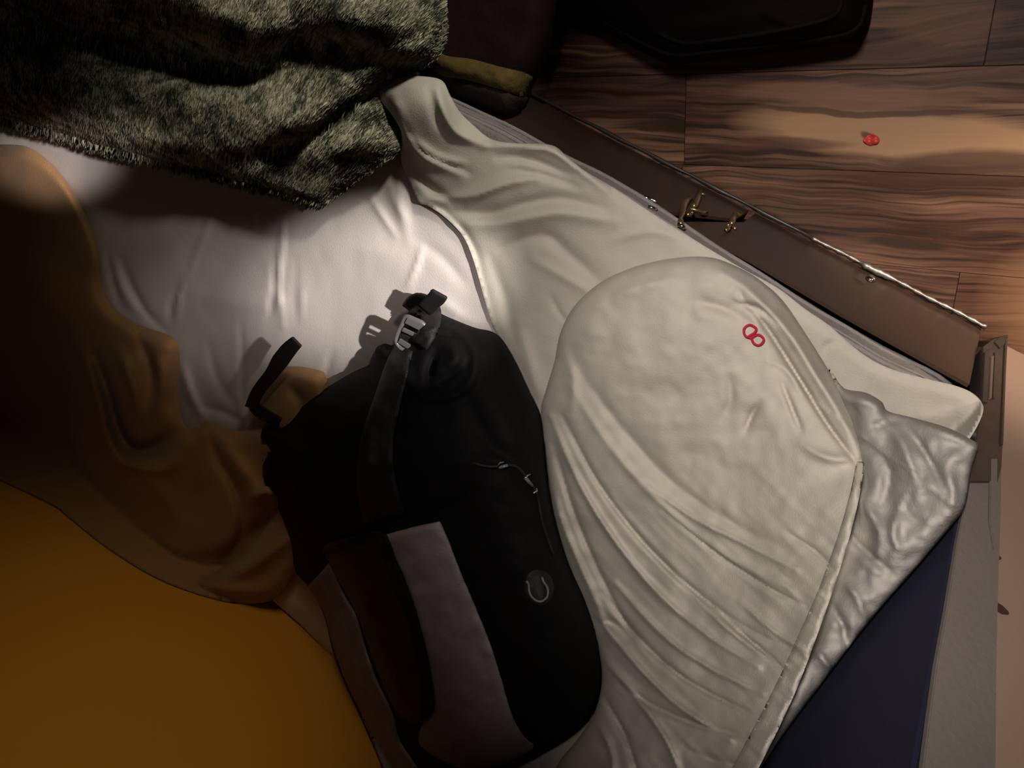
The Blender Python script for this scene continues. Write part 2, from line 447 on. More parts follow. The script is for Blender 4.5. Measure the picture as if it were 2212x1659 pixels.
# foot rail: highlights put into brighter steel at the head end, darker steel elsewhere
def rail_run(x0, x1, n, r, m):
    pts = [(x, YN + 0.010, 0.0042 + 0.0010*math.sin(x*90)) for x in np.linspace(x0, x1, n)]
    tube('foot_rail', pts, [r*(1 + 0.3*math.sin(i*1.7)) + (0.0022 if abs(p[0]-PY(1880, 600, yo)[0]) < 0.015 else 0) for i, p in enumerate(pts)], m, bed, 8)
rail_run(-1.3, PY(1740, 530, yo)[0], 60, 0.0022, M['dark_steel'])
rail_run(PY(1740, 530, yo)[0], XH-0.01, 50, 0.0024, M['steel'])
# corner post, dark, two grooved strips
def vstrip(name, pl, m, y=YN+0.012, dep=-0.02):
    return prism(name, [PY(x, yy, y) for x, yy in pl], (0, dep, 0), m, bed, 0.0006)
vstrip('post', [(2124,748),(2146,732),(2178,722),(2174,800),(2170,900),(2164,1010),(2156,1040),(2088,1040),(2100,1000),(2116,900)], M['post'])
vstrip('post_groove', [(2127,760),(2140,752),(2134,870),(2121,868)], M['dark_steel'], YN+0.0135, -0.003)
vstrip('post_groove', [(2148,760),(2153,760),(2150,860),(2144,860)], M['dark_steel'], YN+0.0135, -0.003)
vstrip('post_groove', [(2171,730),(2177,726),(2168,960),(2161,960)], M['dark_steel'], YN+0.0135, -0.003)
vstrip('post_strip', [(2140,770),(2148,766),(2143,860),(2136,862)], M['steel'], YN+0.0135, -0.003)
vstrip('post_cap', [(2148,738),(2158,728),(2174,724),(2172,742),(2160,752)], M['dark_steel'], YN+0.0135, -0.003)
# headboard: grey side, navy front
edge = [(2106,960),(2092,1050),(2070,1159),(2046,1310),(2024,1430),(2009,1540),(1994,1659),(1976,1800)]
rite = [(2150,1800),(2152,1659),(2153,1500),(2154,1400),(2158,1250),(2163,1100),(2164,1000),(2166,960)]
vstrip('headboard_side', edge + rite, M['grey_side'], YN+0.010, -0.005)
vstrip('side_welt', [(2140,990),(2156,990),(2154,1130),(2148,1185),(2138,1120)], M['grey_side'], YN+0.0125, -0.004)
hx = PX(2070, 1159, XH)
prism('headboard_front', [(XH, YN+0.004, 0.10), (XH, YF+0.01, 0.10), (XH, YF+0.01, 0.85), (XH, YN+0.004, 0.85)], (0.014, 0, 0), M['navy'], bed, 0.003)
# brass fittings on the side panel
def fitting(px_pts, r, m, name, y=yo+0.004, flat=1.0):
    return tube(name, [PY(x, yy, y) for x, yy in px_pts], r, m, bed, 8, flat=flat)
fitting([(1512,414),(1508,428),(1503,442),(1498,446)], 0.0034, M['brass'], 'brass_hook')
fitting([(1512,415),(1518,419),(1523,421)], 0.0016, M['brass'], 'brass_hook')
fitting([(1491,450),(1505,454),(1518,459),(1528,458)], 0.0017, M['brass'], 'brass_pin', yo+0.008)
fitting([(1490,429),(1482,436),(1477,446),(1473,462),(1470,478),(1471,486)], 0.0038, M['brass'], 'brass_hook')
fitting([(1483,431),(1489,430),(1494,428)], 0.0017, M['chrome'], 'brass_pin')
fitting([(1492,456),(1498,461),(1492,464),(1484,463)], 0.0016, M['brass'], 'brass_pin', yo+0.007)
fitting([(1584,459),(1592,462),(1600,466)], 0.0017, M['brass'], 'brass_pin')
fitting([(1588,464),(1584,474),(1580,484)], 0.0034, M['brass'], 'brass_hook')
fitting([(1571,486),(1578,488),(1574,494),(1567,497),(1572,498)], 0.0020, M['brass'], 'brass_pin')
fitting([(1580,486),(1586,492),(1590,495)], 0.0018, M['brass'], 'brass_pin')
fitting([(1391,428),(1400,430),(1410,433),(1417,439)], 0.0030, M['chrome'], 'chrome_clip', yo+0.006, 0.6)
fitting([(1400,446),(1410,449),(1419,452)], 0.0018, M['chrome'], 'chrome_clip', yo+0.007)
fitting([(1464,484),(1472,488),(1479,492)], 0.0022, M['chrome'], 'chrome_clip', yo+0.007)
def glint(x, y):
    p = PY(x, y, YN+0.016)
    tube('rail_glint', [p, p + np.array([0, 0.004, 0.001])], [0.006, 0.004], M['chrome'], bed, 12)
glint(1880, 604)  # chrome disc added to stand for a glint on the rail

# mattress
mattress = thing('mattress', 'thin grey mattress lying in the low bed frame under the white sheet', 'mattress')
def rounded_slab(name, x0, x1, y0, y1, z0, z1, r, m, parent):
    import bmesh
    bm = bmesh.new(); bmesh.ops.create_cube(bm, size=1)
    bmesh.ops.scale(bm, vec=(x1-x0, y1-y0, z1-z0), verts=bm.verts)
    bmesh.ops.translate(bm, vec=((x0+x1)/2, (y0+y1)/2, (z0+z1)/2), verts=bm.verts)
    ve = [e for e in bm.edges if abs(e.verts[0].co.z - e.verts[1].co.z) > 1e-4]
    bmesh.ops.bevel(bm, geom=ve, offset=0.03, segments=5, affect='EDGES')
    he = [e for e in bm.edges if e.calc_face_angle(0) > 1.2]
    bmesh.ops.bevel(bm, geom=he, offset=r, segments=4, affect='EDGES')
    me = bpy.data.meshes.new(name); bm.to_mesh(me); bm.free(); me.materials.append(m)
    me.polygons.foreach_set('use_smooth', [True]*len(me.polygons))
    return link(name, me, parent)
MB, MT = HP + 0.001, 0.181
EDGE_X = [-2.05, -0.9, -0.514, -0.43, -0.382, -0.295, -0.238, -0.206, -0.168, -0.076, 0.0, 0.063, 0.12, 0.142]
EDGE_Y = [-0.342, -0.342, -0.340, -0.334, -0.336, -0.334, -0.334, -0.338, -0.342, -0.350, -0.355, -0.357, -0.354, -0.358]
def edge_y(x): return float(np.interp(x, EDGE_X, EDGE_Y))
mx = list(np.linspace(-2.05, 0.142, 60))
slab = [(x, edge_y(x), MB) for x in mx] + [(XH-0.012, -0.372, MB), (XH-0.012, YF+0.012, MB), (-2.05, YF+0.012, MB)]
prism('mattress_body', slab, (0, 0, MT-MB), M['grey_fabric'], mattress)
for zz, rr, dy in ((MB+0.008, 0.0025, 0.001), (MB+0.026, 0.0012, 0.0008), (MT-0.012, 0.0028, 0.001)):
    tube('piping', [(x, edge_y(x)+dy+0.0006*math.sin(x*60), zz+0.0010*math.sin(x*23)) for x in np.linspace(-1.9, 0.14, 140)], rr, M['grey_fabric'], mattress, 6)

# ------------------------------------------------------------------ fitted sheet
SH = 0.188
near = [P(x, y, SH)[:2] for x, y in ()]
def to_px(w):
    c = ROT.T @ (np.array(w, float) - CAM); return (W/2 + F*c[0]/-c[2], H/2 - F*c[1]/-c[2])
sheet_poly = [to_px((-1.55, YN-0.01, SH)), to_px((-1.0, YN-0.012, SH)), to_px((-0.5, YN-0.01, SH)), to_px((0.0, YN-0.014, SH)), to_px((0.13, YN-0.03, SH)),
              to_px((XH-0.03, YN-0.2, SH)), to_px((XH-0.03, -1.0, SH)), to_px((XH-0.05, YF+0.03, SH)), (720,1423), (650,1350), (578,1288), to_px((-1.0, YF+0.02, SH)), to_px((-1.55, YF+0.02, SH))]
sheet_folds = [
    ([(470,440),(442,500),(418,560),(405,602)], 7, 0.005), ([(452,450),(425,530),(398,600)], 7, -0.003),
    ([(612,470),(606,560),(600,620),(606,660),(611,705)], 6, 0.006), ([(596,560),(590,630),(580,690)], 5, -0.005),
    ([(548,455),(546,500)], 5, 0.003), ([(800,425),(828,470),(856,512)], 6, 0.004), ([(912,535),(900,575),(880,620)], 5, 0.005),
    ([(232,545),(244,610),(262,665)], 6, -0.005), ([(262,560),(285,620),(320,680),(360,715)], 8, -0.006), ([(245,560),(262,620),(290,670)], 6, 0.004),
    ([(390,610),(372,650),(368,690)], 7, -0.005), ([(400,590),(385,650),(382,700)], 6, 0.004),
    ([(430,640),(540,660),(640,650)], 30, 0.004), ([(690,560),(780,540),(860,560)], 40, 0.004),
    ([(640,560),(636,640),(640,700)], 5, -0.002), ([(655,620),(650,690)], 4, 0.002), ([(720,760),(708,790),(700,830)], 6, -0.004),
    ([(395,790),(412,850),(440,905)], 9, 0.010), ([(520,860),(524,900),(534,930)], 6, 0.006), ([(440,880),(480,890),(520,910)], 8, -0.006),
    ([(520,700),(524,800),(516,900)], 5, -0.004), ([(450,740),(470,820),(510,880)], 10, -0.004),
    ([(840,380),(850,430),(880,480)], 10, 0.004), ([(905,520),(960,560),(1010,620)], 14, -0.004), ([(870,350),(862,420),(880,520)], 12, 0.005),
    ([(940,640),(990,680),(1040,700)], 14, 0.004), ([(600,1300),(660,1320),(720,1400)], 10, 0.004)]
def z_sheet(x, y, d):
    z = SH + folds(x, y, sheet_folds) + 0.003*fbm(x/90, y/130, 3)
    return z - 0.004*np.exp(-(d/12)**2)
sheet = patch('fitted_sheet', sheet_poly, z_sheet, M['sheet'], 7, base=MT+0.0005)
tag(sheet, 'creased white fitted sheet stretched over the mattress, brightly lit beside the backpack', 'sheet')

def x_limit(px, py, z, xlim=XH-0.006):
    """keep the surface on this side of the headboard: raise it where it would pass through"""
    d = np.stack([px - W/2, -(py - H/2), np.full_like(px, -F)], -1) @ ROT.T
    zz = HC + d[:, 2] * (xlim / d[:, 0])
    hit = P(px, py, z)[:, 0] > xlim
    z = z.copy(); z[hit] = zz[hit]; return z
def y_limit(px, py, z, yl=YF-0.006):
    d = np.stack([px - W/2, -(py - H/2), np.full_like(px, -F)], -1) @ ROT.T
    zz = HC + d[:, 2] * (yl / d[:, 1]); hit = P(px, py, z)[:, 1] < yl
    z = z.copy(); z[hit] = zz[hit]; return z
def z_head(px, py, margin=0.006):
    """height at which the sight line reaches the headboard face"""
    d = np.stack([px - W/2, -(py - H/2), np.full_like(px, -F)], -1) @ ROT.T
    t = np.where(d[:, 0] > 1, (XH - margin) / np.maximum(d[:, 0], 1), 10)
    return np.clip(HC + d[:, 2]*t, 0, 0.7)
def z_lean(px, py):
    """underside of the pillow: flat on the bed, then propped up against the headboard"""
    d, qx, qy, _ = seg_dist(px, py, [(2150, 1000), (2090, 1105), (1980, 1225), (1780, 1470), (1640, 1659), (1540, 1800)])
    ze = z_head(qx, qy)
    return SH + 0.014 + np.maximum(ze - SH - 0.014, 0) * np.clip(1 - d/520, 0, 1)**1.4
# ------------------------------------------------------------------ top sheet
ts_poly = smooth_poly([(815,195),(832,176),(868,166),(915,165),(955,174),(972,205),(992,240),(1022,270),(1060,300),(1110,309),(1190,313),(1225,338),(1262,368),
    (1320,402),(1420,468),(1500,518),(1600,578),(1680,622),(1740,668),(1790,702),(1860,762),(1920,795),(2000,818),(2060,832),(2102,850),(2124,878),(2114,915),(2085,962),
    (2050,1010),(1900,1150),(1700,1350),(1500,1560),(1400,1720),(1180,1720),(1180,1300),(1175,1050),(1162,895),(1140,850),(1112,790),(1085,745),(1062,700),(1045,640),(1022,560),(1000,510),(962,470),(925,445),(903,436),(885,395),(866,345),(868,290),(848,250),(826,222)], True, 5)
ts_folds = [
    ([(850,205),(880,290),(920,340),(990,372)], 12, 0.012), ([(862,240),(905,320),(985,362),(1012,372)], 7, -0.008),
    ([(875,330),(905,385),(960,425),(1000,440)], 10, -0.010), ([(890,300),(945,340),(1000,352)], 8, 0.007),
    ([(945,190),(958,240),(985,285),(1040,312)], 10, 0.010), ([(930,200),(945,260),(975,300)], 9, -0.006),
    ([(1050,314),(1130,316),(1190,324),(1240,358),(1310,410)], 9, 0.014), ([(1075,340),(1150,345),(1230,380)], 8, -0.008),
    ([(1100,366),(1180,380),(1250,405)], 8, -0.006), ([(905,432),(1010,425),(1090,398),(1160,384)], 10, 0.010),
    ([(960,455),(1060,462),(1130,442),(1210,430),(1300,450)], 14, -0.009), ([(985,485),(1090,480),(1210,460),(1330,480)], 16, 0.009),
    ([(1060,555),(1110,525),(1180,510),(1225,545),(1300,610)], 16, -0.008), ([(905,440),(960,470),(1004,525),(1030,600),(1060,690)], 10, 0.010),
    ([(940,440),(1000,500),(1035,560)], 10, -0.005), ([(1190,640),(1210,680),(1225,695)], 5, -0.004), ([(1120,700),(1150,800),(1165,870)], 14, 0.006),
    ([(1150,560),(1220,600),(1290,640)], 10, 0.004), ([(1320,520),(1400,500),(1470,510)], 10, 0.004), ([(1060,560),(1090,640),(1110,740)], 16, -0.005),
    ([(1960,900),(2040,900),(2110,880)], 20, 0.004), ([(1780,760),(1790,745),(1805,738)], 5, -0.004), ([(2060,880),(2060,930),(2040,980)], 14, -0.005)]
def z_top(x, y, d):
    lift = 0.055*np.exp(-(((x-900)/120)**2 + ((y-220)/110)**2)) + 0.012*np.exp(-((x-1100)/160)**2 - ((y-400)/110)**2)
    z = SH + 0.011 + lift + folds(x, y, ts_folds) + 0.003*fbm(x/70, y/90, 11)
    z = z - 0.006*np.exp(-(d/14)**2)
    return x_limit(x, y, np.maximum(z, SH + 0.004), XH - 0.004)
top_sheet = patch('top_sheet', ts_poly, z_top, M['cotton'], 6, base=SH-0.001)
tag(top_sheet, 'rumpled cream top sheet along the bed edge, one corner touching the green blanket', 'sheet')

# ------------------------------------------------------------------ pillow
pillow = thing('pillow', 'white pillow half in a cream pillowcase stitched with a red mark, leaning on the headboard', 'pillow')
pc_poly = smooth_poly([(1168,895),(1180,840),(1198,780),(1210,720),(1240,662),(1290,615),(1340,588),(1400,568),(1470,556),(1535,556),(1590,575),(1640,604),(1690,648),(1740,720),
    (1790,800),(1840,890),(1866,960),(1868,1000),(1858,1060),(1838,1140),(1815,1200),(1795,1270),(1765,1350),(1735,1430),(1700,1520),(1665,1600),(1625,1680),(1590,1760),
    (1180,1760),(1200,1660),(1245,1600),(1284,1540),(1300,1470),(1292,1400),(1260,1310),(1222,1210),(1196,1110),(1180,1000)], True, 5)
pc_folds = [
    ([(1560,590),(1610,622),(1660,672),(1705,722),(1755,800),(1810,890),(1862,985)], 14, 0.014),
    ([(1600,640),(1650,700),(1690,760),(1740,840),(1790,920),(1850,1000)], 9, -0.010),
    ([(1575,632),(1620,660),(1640,700)], 12, 0.006), ([(1590,655),(1640,668),(1680,700)], 10, -0.006),
    ([(1500,650),(1560,665),(1610,690)], 16, -0.006), ([(1640,870),(1625,895),(1610,930)], 9, -0.006), ([(1690,830),(1710,880),(1730,930)], 8, -0.006),
    ([(1660,780),(1700,800),(1740,860)], 10, 0.005), ([(1570,800),(1580,860),(1560,900)], 14, -0.004), ([(1730,960),(1790,990),(1850,990)], 12, 0.006),
    ([(1180,1000),(1215,1130),(1275,1270),(1320,1380)], 10, 0.008), ([(1195,960),(1240,1110),(1300,1250),(1370,1380)], 9, -0.007),
    ([(1190,900),(1250,1040),(1330,1170),(1430,1290),(1540,1380),(1640,1440)], 9, 0.008), ([(1215,900),(1290,1040),(1380,1160),(1480,1260),(1600,1350),(1700,1400)], 8, -0.007),
    ([(1230,830),(1300,940),(1400,1060),(1520,1170),(1660,1250),(1760,1290)], 11, 0.006), ([(1250,800),(1340,920),(1450,1040),(1580,1130),(1700,1190)], 14, -0.005),
    ([(1400,1050),(1500,1120),(1600,1170),(1720,1230)], 8, 0.005), ([(1430,1100),(1540,1190),(1660,1270),(1740,1310)], 6, -0.006),
    ([(1330,1260),(1430,1370),(1530,1440),(1650,1500)], 9, 0.008), ([(1300,1280),(1400,1400),(1500,1480),(1640,1550)], 8, -0.008),
    ([(1290,1330),(1370,1430),(1460,1520),(1580,1600)], 9, 0.009), ([(1340,1480),(1420,1530),(1520,1570),(1610,1590)], 10, -0.009),
    ([(1300,1420),(1370,1500),(1440,1600),(1480,1700)], 10, 0.010), ([(1300,1500),(1350,1590),(1380,1690)], 9, -0.009), ([(1290,1560),(1320,1620),(1330,1700)], 9, 0.008),
    ([(1560,1330),(1640,1400),(1700,1450)], 6, -0.008), ([(1600,1300),(1680,1370),(1735,1400)], 7, 0.006), ([(1700,1150),(1760,1190),(1800,1230)], 8, -0.004),
    ([(1290,1345),(1330,1350),(1370,1390)], 14, -0.010), ([(1480,1620),(1560,1650),(1620,1660)], 14, -0.008), ([(1220,760),(1240,820),(1235,900)], 12, 0.005),
    ([(1290,660),(1380,620),(1480,600)], 18, 0.005), ([(1460,1240),(1540,1330),(1640,1410),(1700,1440)], 7, 0.005)]
pc_edge = np.vstack([pc_poly[27*5:], pc_poly[:17*5]])      # outline without the open end
pc_folds = [(l, w*(0.72 if w <= 10 else 0.9), h*(1.7 if l[0][1] > 850 or h < 0 else 1.2)) for l, w, h in pc_folds]
def z_case(x, y, d):
    d = seg_dist(x, y, pc_edge)[0]
    dome = np.clip(d/230, 0, 1); dome = np.sqrt(np.clip(1-(1-dome)**2, 0, 1))
    base = z_lean(x, y)
    hgt = 0.066
    z = base + hgt*dome + folds(x, y, pc_folds)*np.clip(d/14, 0.25, 1) + 0.010*fbm(x/85, y/85, 21) 
    # fine pulled wrinkles running down the case
    s = (x*0.72 - y*0.69); t = (x*0.69 + y*0.72)
    z += 0.0065*(0.35 - np.abs(fbm(s/24, t/190, 31, 2)))*np.clip((y-980)/250, 0, 1)*np.clip(d/20, 0, 1)
    return x_limit(x, y, z)
case = patch('pillowcase', pc_poly, z_case, M['cotton'], 5, base=SH+0.008, parent=pillow)
case['label'] = 'cream cotton pillowcase with pulled wrinkles'
# inner pillow coming out of the open end
ip_poly = smooth_poly([(1790,800),(1822,838),(1870,848),(1905,868),(1918,888),(1975,903),(2050,925),(2113,958),(2112,975),(2098,1020),(2086,1090),(2060,1130),(1980,1225),(1880,1340),
    (1780,1470),(1690,1590),(1600,1720),(1560,1720),(1640,1560),(1740,1360),(1820,1120),(1850,1000)], True, 5, sharp=(7,))
ip_folds = [([(1830,860),(1880,870),(1905,890)], 12, 0.014), ([(1975,915),(2040,935),(2105,964)], 12, 0.012), ([(1960,925),(2000,980),(2040,1060)], 10, -0.012),
    ([(1900,900),(1950,960),(1985,1060)], 14, 0.012), ([(1880,960),(1920,1020),(1900,1100)], 16, -0.014), ([(1860,1080),(1900,1150),(1890,1230)], 14, 0.012),
    ([(1830,1150),(1880,1200),(1920,1230)], 10, -0.012), ([(1810,1240),(1850,1290),(1870,1340)], 12, 0.010), ([(1790,1300),(1820,1350),(1830,1400)], 9, -0.012),
    ([(1960,1060),(1930,1140),(1940,1200)], 12, 0.010), ([(1760,1400),(1790,1440),(1800,1470)], 9, 0.010), ([(1860,930),(1920,910),(1965,915)], 12, -0.008),
    ([(2040,1000),(2060,1060),(2050,1110)], 12, 0.008)]
def z_inner(x, y, d):
    base = z_lean(x, y) - 0.01
    dome = np.clip(d/70, 0, 1); dome = np.sqrt(np.clip(1-(1-dome)**2, 0, 1))
    z = base + 0.05*dome + 1.4*folds(x, y, ip_folds)*np.clip(d/12, 0.2, 1) + 0.016*fbm(x/55, y/55, 41)*np.clip(d/25,0,1)
    return x_limit(x, y, z)
patch('pillow_body', ip_poly, z_inner, M['pillow'], 6, base=SH+0.006, parent=pillow)
# stitched hem of the case
hem_path = [(1858,1000),(1848,1060),(1828,1140),(1806,1210),(1778,1290),(1740,1385),(1705,1470),(1662,1560),(1610,1660),(1580,1720)]
def z_hem(x, y, d):
    dd, _, _, _ = seg_dist(x, y, pc_poly, True)
    z = z_case(x, y, dd) + 0.003 + 0.005*np.clip(d/8, 0, 1) + 0.0025*np.sin(y/11.0)*np.clip(d/8, 0, 1)
    return x_limit(x, y, z, XH-0.014)
patch('hem', ribbon_poly(hem_path, [16, 22, 26, 30, 40, 46, 50, 54]), z_hem, M['cotton'], 4, parent=pillow, thick=0.0025)
def on_case(pts, off=0.002):
    p = np.array(pts, float); d, _, _, _ = seg_dist(p[:,0], p[:,1], pc_poly, True)
    return P(p[:,0], p[:,1], z_case(p[:,0], p[:,1], d) + off)
# red embroidered mark: two linked loops
e1 = [(1607,712),(1612,705),(1620,702),(1628,705),(1634,711),(1630,719),(1622,724),(1614,728),(1608,722)]
e2 = [(1624,731),(1629,726),(1638,723),(1646,727),(1650,735),(1645,743),(1638,746),(1630,743),(1626,738)]
for k, pts in enumerate((e1, e2)):
    tube('embroidery', on_case(smooth_poly(pts, True, 3)), 0.0013, M['red'], pillow, 6, closed=True)
tube('embroidery', on_case([(1614,728),(1622,730),(1630,726)]), 0.0013, M['red'], pillow, 6)

# ------------------------------------------------------------------ tan blanket
tb_poly = smooth_poly([(-260,250),(-60,310),(20,312),(62,318),(108,350),(150,400),(180,455),(204,510),(218,560),(220,610),(232,645),(262,680),(312,706),(372,728),(388,765),(386,830),(392,900),
    (410,926),(450,912),(490,925),(532,928),(552,880),(590,820),(625,792),(690,800),(705,815),(716,850),(760,900),(760,1150),(690,1215),(640,1240),(600,1290),(545,1304),(470,1296),
    (350,1255),(240,1190),(150,1120),(110,1090),(-40,1020),(-260,930)], True, 5)
tb_folds = [
    ([(205,770),(232,850),(255,930),(285,968),(330,965),(380,935)], 14, -0.030), ([(180,760),(215,860),(235,950),(270,1000),(360,1010),(400,960)], 16, 0.022),
    ([(260,760),(290,840),(300,900)], 14, 0.018), ([(300,730),(325,800),(330,870)], 12, -0.014), ([(340,760),(350,830),(335,900)], 14, 0.016),
    ([(450,925),(470,990),(510,1060),(525,1130),(500,1190),(460,1225)], 10, -0.016), ([(480,960),(540,1040),(555,1100)], 20, 0.016),
    ([(420,1215),(500,1190),(560,1130),(600,1100)], 16, -0.028), ([(440,1250),(530,1230),(600,1180),(640,1150)], 18, 0.022), ([(540,1080),(575,1060),(600,1080)], 14, 0.020),
    ([(250,1180),(360,1235),(470,1270),(560,1275)], 16, 0.020), ([(110,1095),(220,1135),(320,1190),(420,1238),(500,1215),(560,1150),(605,1085)], 13, -0.045), ([(110,1060),(200,1120),(280,1150)], 22, 0.014),
    ([(60,640),(110,760),(120,900),(170,1020)], 40, -0.030), ([(20,500),(80,620),(90,780)], 50, 0.030), ([(560,950),(600,1000),(590,1060)], 18, 0.014),
    ([(60,320),(120,370),(170,450),(205,530),(215,620)], 12, 0.012), ([(620,830),(650,870),(640,900)], 14, -0.008), ([(280,1000),(360,1080),(400,1150)], 30, 0.012)]
def z_tan(x, y, d):
    z = SH + 0.030 + 0.05*np.clip((900-x)/900, 0, 1)*np.clip((y-640)/400, 0, 1) + folds(x, y, tb_folds)*1.2*np.clip(d/12,0.2,1) + 0.012*fbm(x/120, y/120, 51)
    z = z - 0.020*np.exp(-(d/16)**2)
    z = y_limit(x, y, z)          # against the far wall the blanket climbs it
    return np.maximum(z, SH + 0.006)
tan = patch('tan_blanket', tb_poly, z_tan, M['tan'], 7, base=SH+0.002)
tag(tan, 'crumpled tan fleece blanket in shadow between the white sheet and the mustard wall', 'blanket')

# ------------------------------------------------------------------ green fleece blanket
gb_poly = smooth_poly([(-200,-200),(400,-200),(985,-200),(968,-60),(966,20),(968,70),(958,104),(940,130),(905,150),(868,162),(836,184),(818,198),(840,248),(862,300),(858,330),(800,370),(740,415),(690,448),
    (640,432),(560,412),(470,388),(380,366),(290,345),(200,320),(100,292),(0,268),(-200,215)], True, 5, sharp=(11, 17))
gb_folds = [
    ([(20,60),(150,95),(300,130),(430,150),(560,165),(640,140)], 40, -0.075), ([(150,30),(330,90),(480,110)], 26, -0.03), ([(0,190),(170,230),(330,300),(480,320)], 34, 0.020),
    ([(480,345),(600,330),(700,275),(800,210),(830,192)], 12, -0.040), ([(560,300),(680,240),(790,160),(880,120)], 30, 0.025), ([(560,130),(640,100),(720,90)], 30, -0.025),
    ([(640,-40),(720,30),(860,60),(950,60)], 50, 0.03), ([(200,-60),(400,0),(560,60),(680,60)], 40, 0.03), ([(500,380),(600,400),(690,430)], 16, 0.014), ([(700,330),(780,310),(840,290)], 20, 0.015)]
def z_green(x, y, d):
    dome = np.clip(d/60, 0, 1); dome = np.sqrt(np.clip(1-(1-dome)**2, 0, 1))
    rise = 0.02 + 0.055*np.clip((700-x)/600, 0, 1)
    z = SH + 0.030 + rise*dome + 0.045*dome*np.clip(d/160, 0, 1) + folds(x, y, gb_folds)*np.clip(d/20, 0.3, 1) + 0.014*fbm(x/90, y/70, 61)
    return np.maximum(z, SH + 0.02)
keep = {}
green = patch('green_blanket', gb_poly, z_green, M['fleece'], 7, base=SH+0.012, keep=keep)
tag(green, 'shaggy mottled green fleece blanket heaped over the foot of the bed', 'blanket')
def pile():
    n = 90000
    bx = rng.uniform(-120, 985, n*2); by = rng.uniform(-120, 460, n*2)
    m = inside(bx, by, gb_poly); bx, by = bx[m][:n], by[m][:n]
    d, _, _, _ = seg_dist(bx, by, gb_poly[::2], True)
    z0 = z_green(bx, by, d)
    # strokes lie down the image for the left part and lean over towards the right edge
    ang = np.radians(97 + 34*np.clip((bx-380)/500, 0, 1)) + rng.normal(0, 0.16, len(bx))
    ln = rng.uniform(16, 48, len(bx)) * 0.8
    ln = ln*np.clip(d/40, 0.45, 1)
    ex, ey = bx + np.cos(ang)*ln, by + np.sin(ang)*ln
    de, _, _, _ = seg_dist(ex, ey, gb_poly[::2], True); ins = inside(ex, ey, gb_poly)
    ze = np.where(ins, z_green(ex, ey, de), z0) + rng.uniform(0.002, 0.007, len(bx))
    w = rng.uniform(1.5, 3.6, len(bx))
    nx, ny_ = -np.sin(ang)*w, np.cos(ang)*w
    A = P(bx-nx, by-ny_, z0); B = P(bx+nx, by+ny_, z0); Cc = P(ex, ey, ze)
    V = np.stack([A, B, Cc], 1).reshape(-1, 3); N = len(bx)
    me = bpy.data.meshes.new('pile')
    me.vertices.add(3*N); me.vertices.foreach_set('co', V.ravel())
    me.loops.add(3*N); me.loops.foreach_set('vertex_index', np.arange(3*N, dtype=np.int32))
    me.polygons.add(N); me.polygons.foreach_set('loop_start', np.arange(0, 3*N, 3, dtype=np.int32))
    me.update(calc_edges=True); me.validate(); me.materials.append(M['fleece'])
    o = link('pile', me, green); o['kind'] = 'stuff'
pile()

# ------------------------------------------------------------------ backpack
bag = thing('backpack', 'black backpack with grey padded stripes and horseshoe emblem lying on the bed', 'backpack')
bag_poly = smooth_poly([(630,905),(660,870),(705,838),(760,805),(806,782),(812,752),(832,742),(852,744),(866,700),(884,672),(905,660),(935,668),(962,682),(1000,698),(1030,709),(1062,716),(1085,733),(1112,778),(1140,838),
    (1166,895),(1174,960),(1184,1050),(1204,1140),(1228,1215),(1262,1290),(1290,1370),(1300,1440),(1298,1495),(1278,1545),(1235,1590),(1170,1630),(1100,1668),(1000,1740),
    (860,1720),(815,1630),(775,1540),(742,1470),(718,1405),(700,1330),(668,1270),(636,1232),(626,1180),(604,1110),(594,1070),(574,1052),(570,1015),(582,985),(566,950),(566,928),(590,918),(606,922)], True, 4)
bag_folds = [([(800,1130),(790,1000),(815,860),(850,780)], 30, 0.010), ([(830,1130),(960,1100),(1020,1060)], 14, -0.012), ([(1010,860),(1060,960),(1130,1040),(1160,1150)], 24, -0.014),
    ([(1040,990),(1100,1005),(1150,1060)], 12, 0.010), ([(940,760),(930,800),(925,835)], 9, -0.016), ([(1000,790),(965,815),(935,832)], 9, -0.014), ([(960,740),(985,770),(960,800)], 20, 0.018),
    ([(700,860),(680,960),(690,1100)], 30, -0.012), ([(1230,1230),(1150,1330),(1180,1500)], 40, 0.012), ([(650,1210),(760,1170),(830,1150)], 10, -0.012), ([(640,1000),(640,1100),(660,1200)], 16, 0.012)]
def z_bag(x, y, d):
    dome = np.clip(d/130, 0, 1); dome = np.sqrt(np.clip(1-(1-dome)**2, 0, 1))
    hh = 0.045 + 0.10*np.clip((y-640)/360, 0, 1)
    ring = np.hypot(x-950, y-785); 
    z = SH + 0.022 + hh*dome + folds(x, y, bag_folds)*np.clip(d/20, 0.2, 1) + 0.008*np.exp(-((ring-76)/9)**2) + 0.006*fbm(x/60, y/60, 71)
    return y_limit(x, y, z, YF+0.004)
patch('bag_body', bag_poly, z_bag, M['black'], 6, base=SH+0.006, parent=bag)
def zb(x, y):
    x = np.atleast_1d(np.asarray(x, float)); y = np.atleast_1d(np.asarray(y, float))
    d, _, _, _ = seg_dist(x, y, bag_poly, True); return z_bag(x, y, d*inside(x, y, bag_poly))
def over_bag(off, rnd=6, bump=0.0):
    return lambda x, y, d: zb(x, y) + off*np.clip(d/rnd, 0.35, 1)**0.5 + bump*fbm(x/26, y/40, 5)
pad1 = smooth_poly([(826,1158),(890,1140),(948,1128),(962,1158),(990,1230),(1024,1310),(1056,1390),(1082,1470),(1102,1540),(1128,1590),(1152,1618),(1080,1652),(1010,1662),(950,1640),(905,1605),(915,1560),(936,1530),(930,1470),(915,1390),(890,1300),(862,1230)], True, 5, sharp=(0, 2))
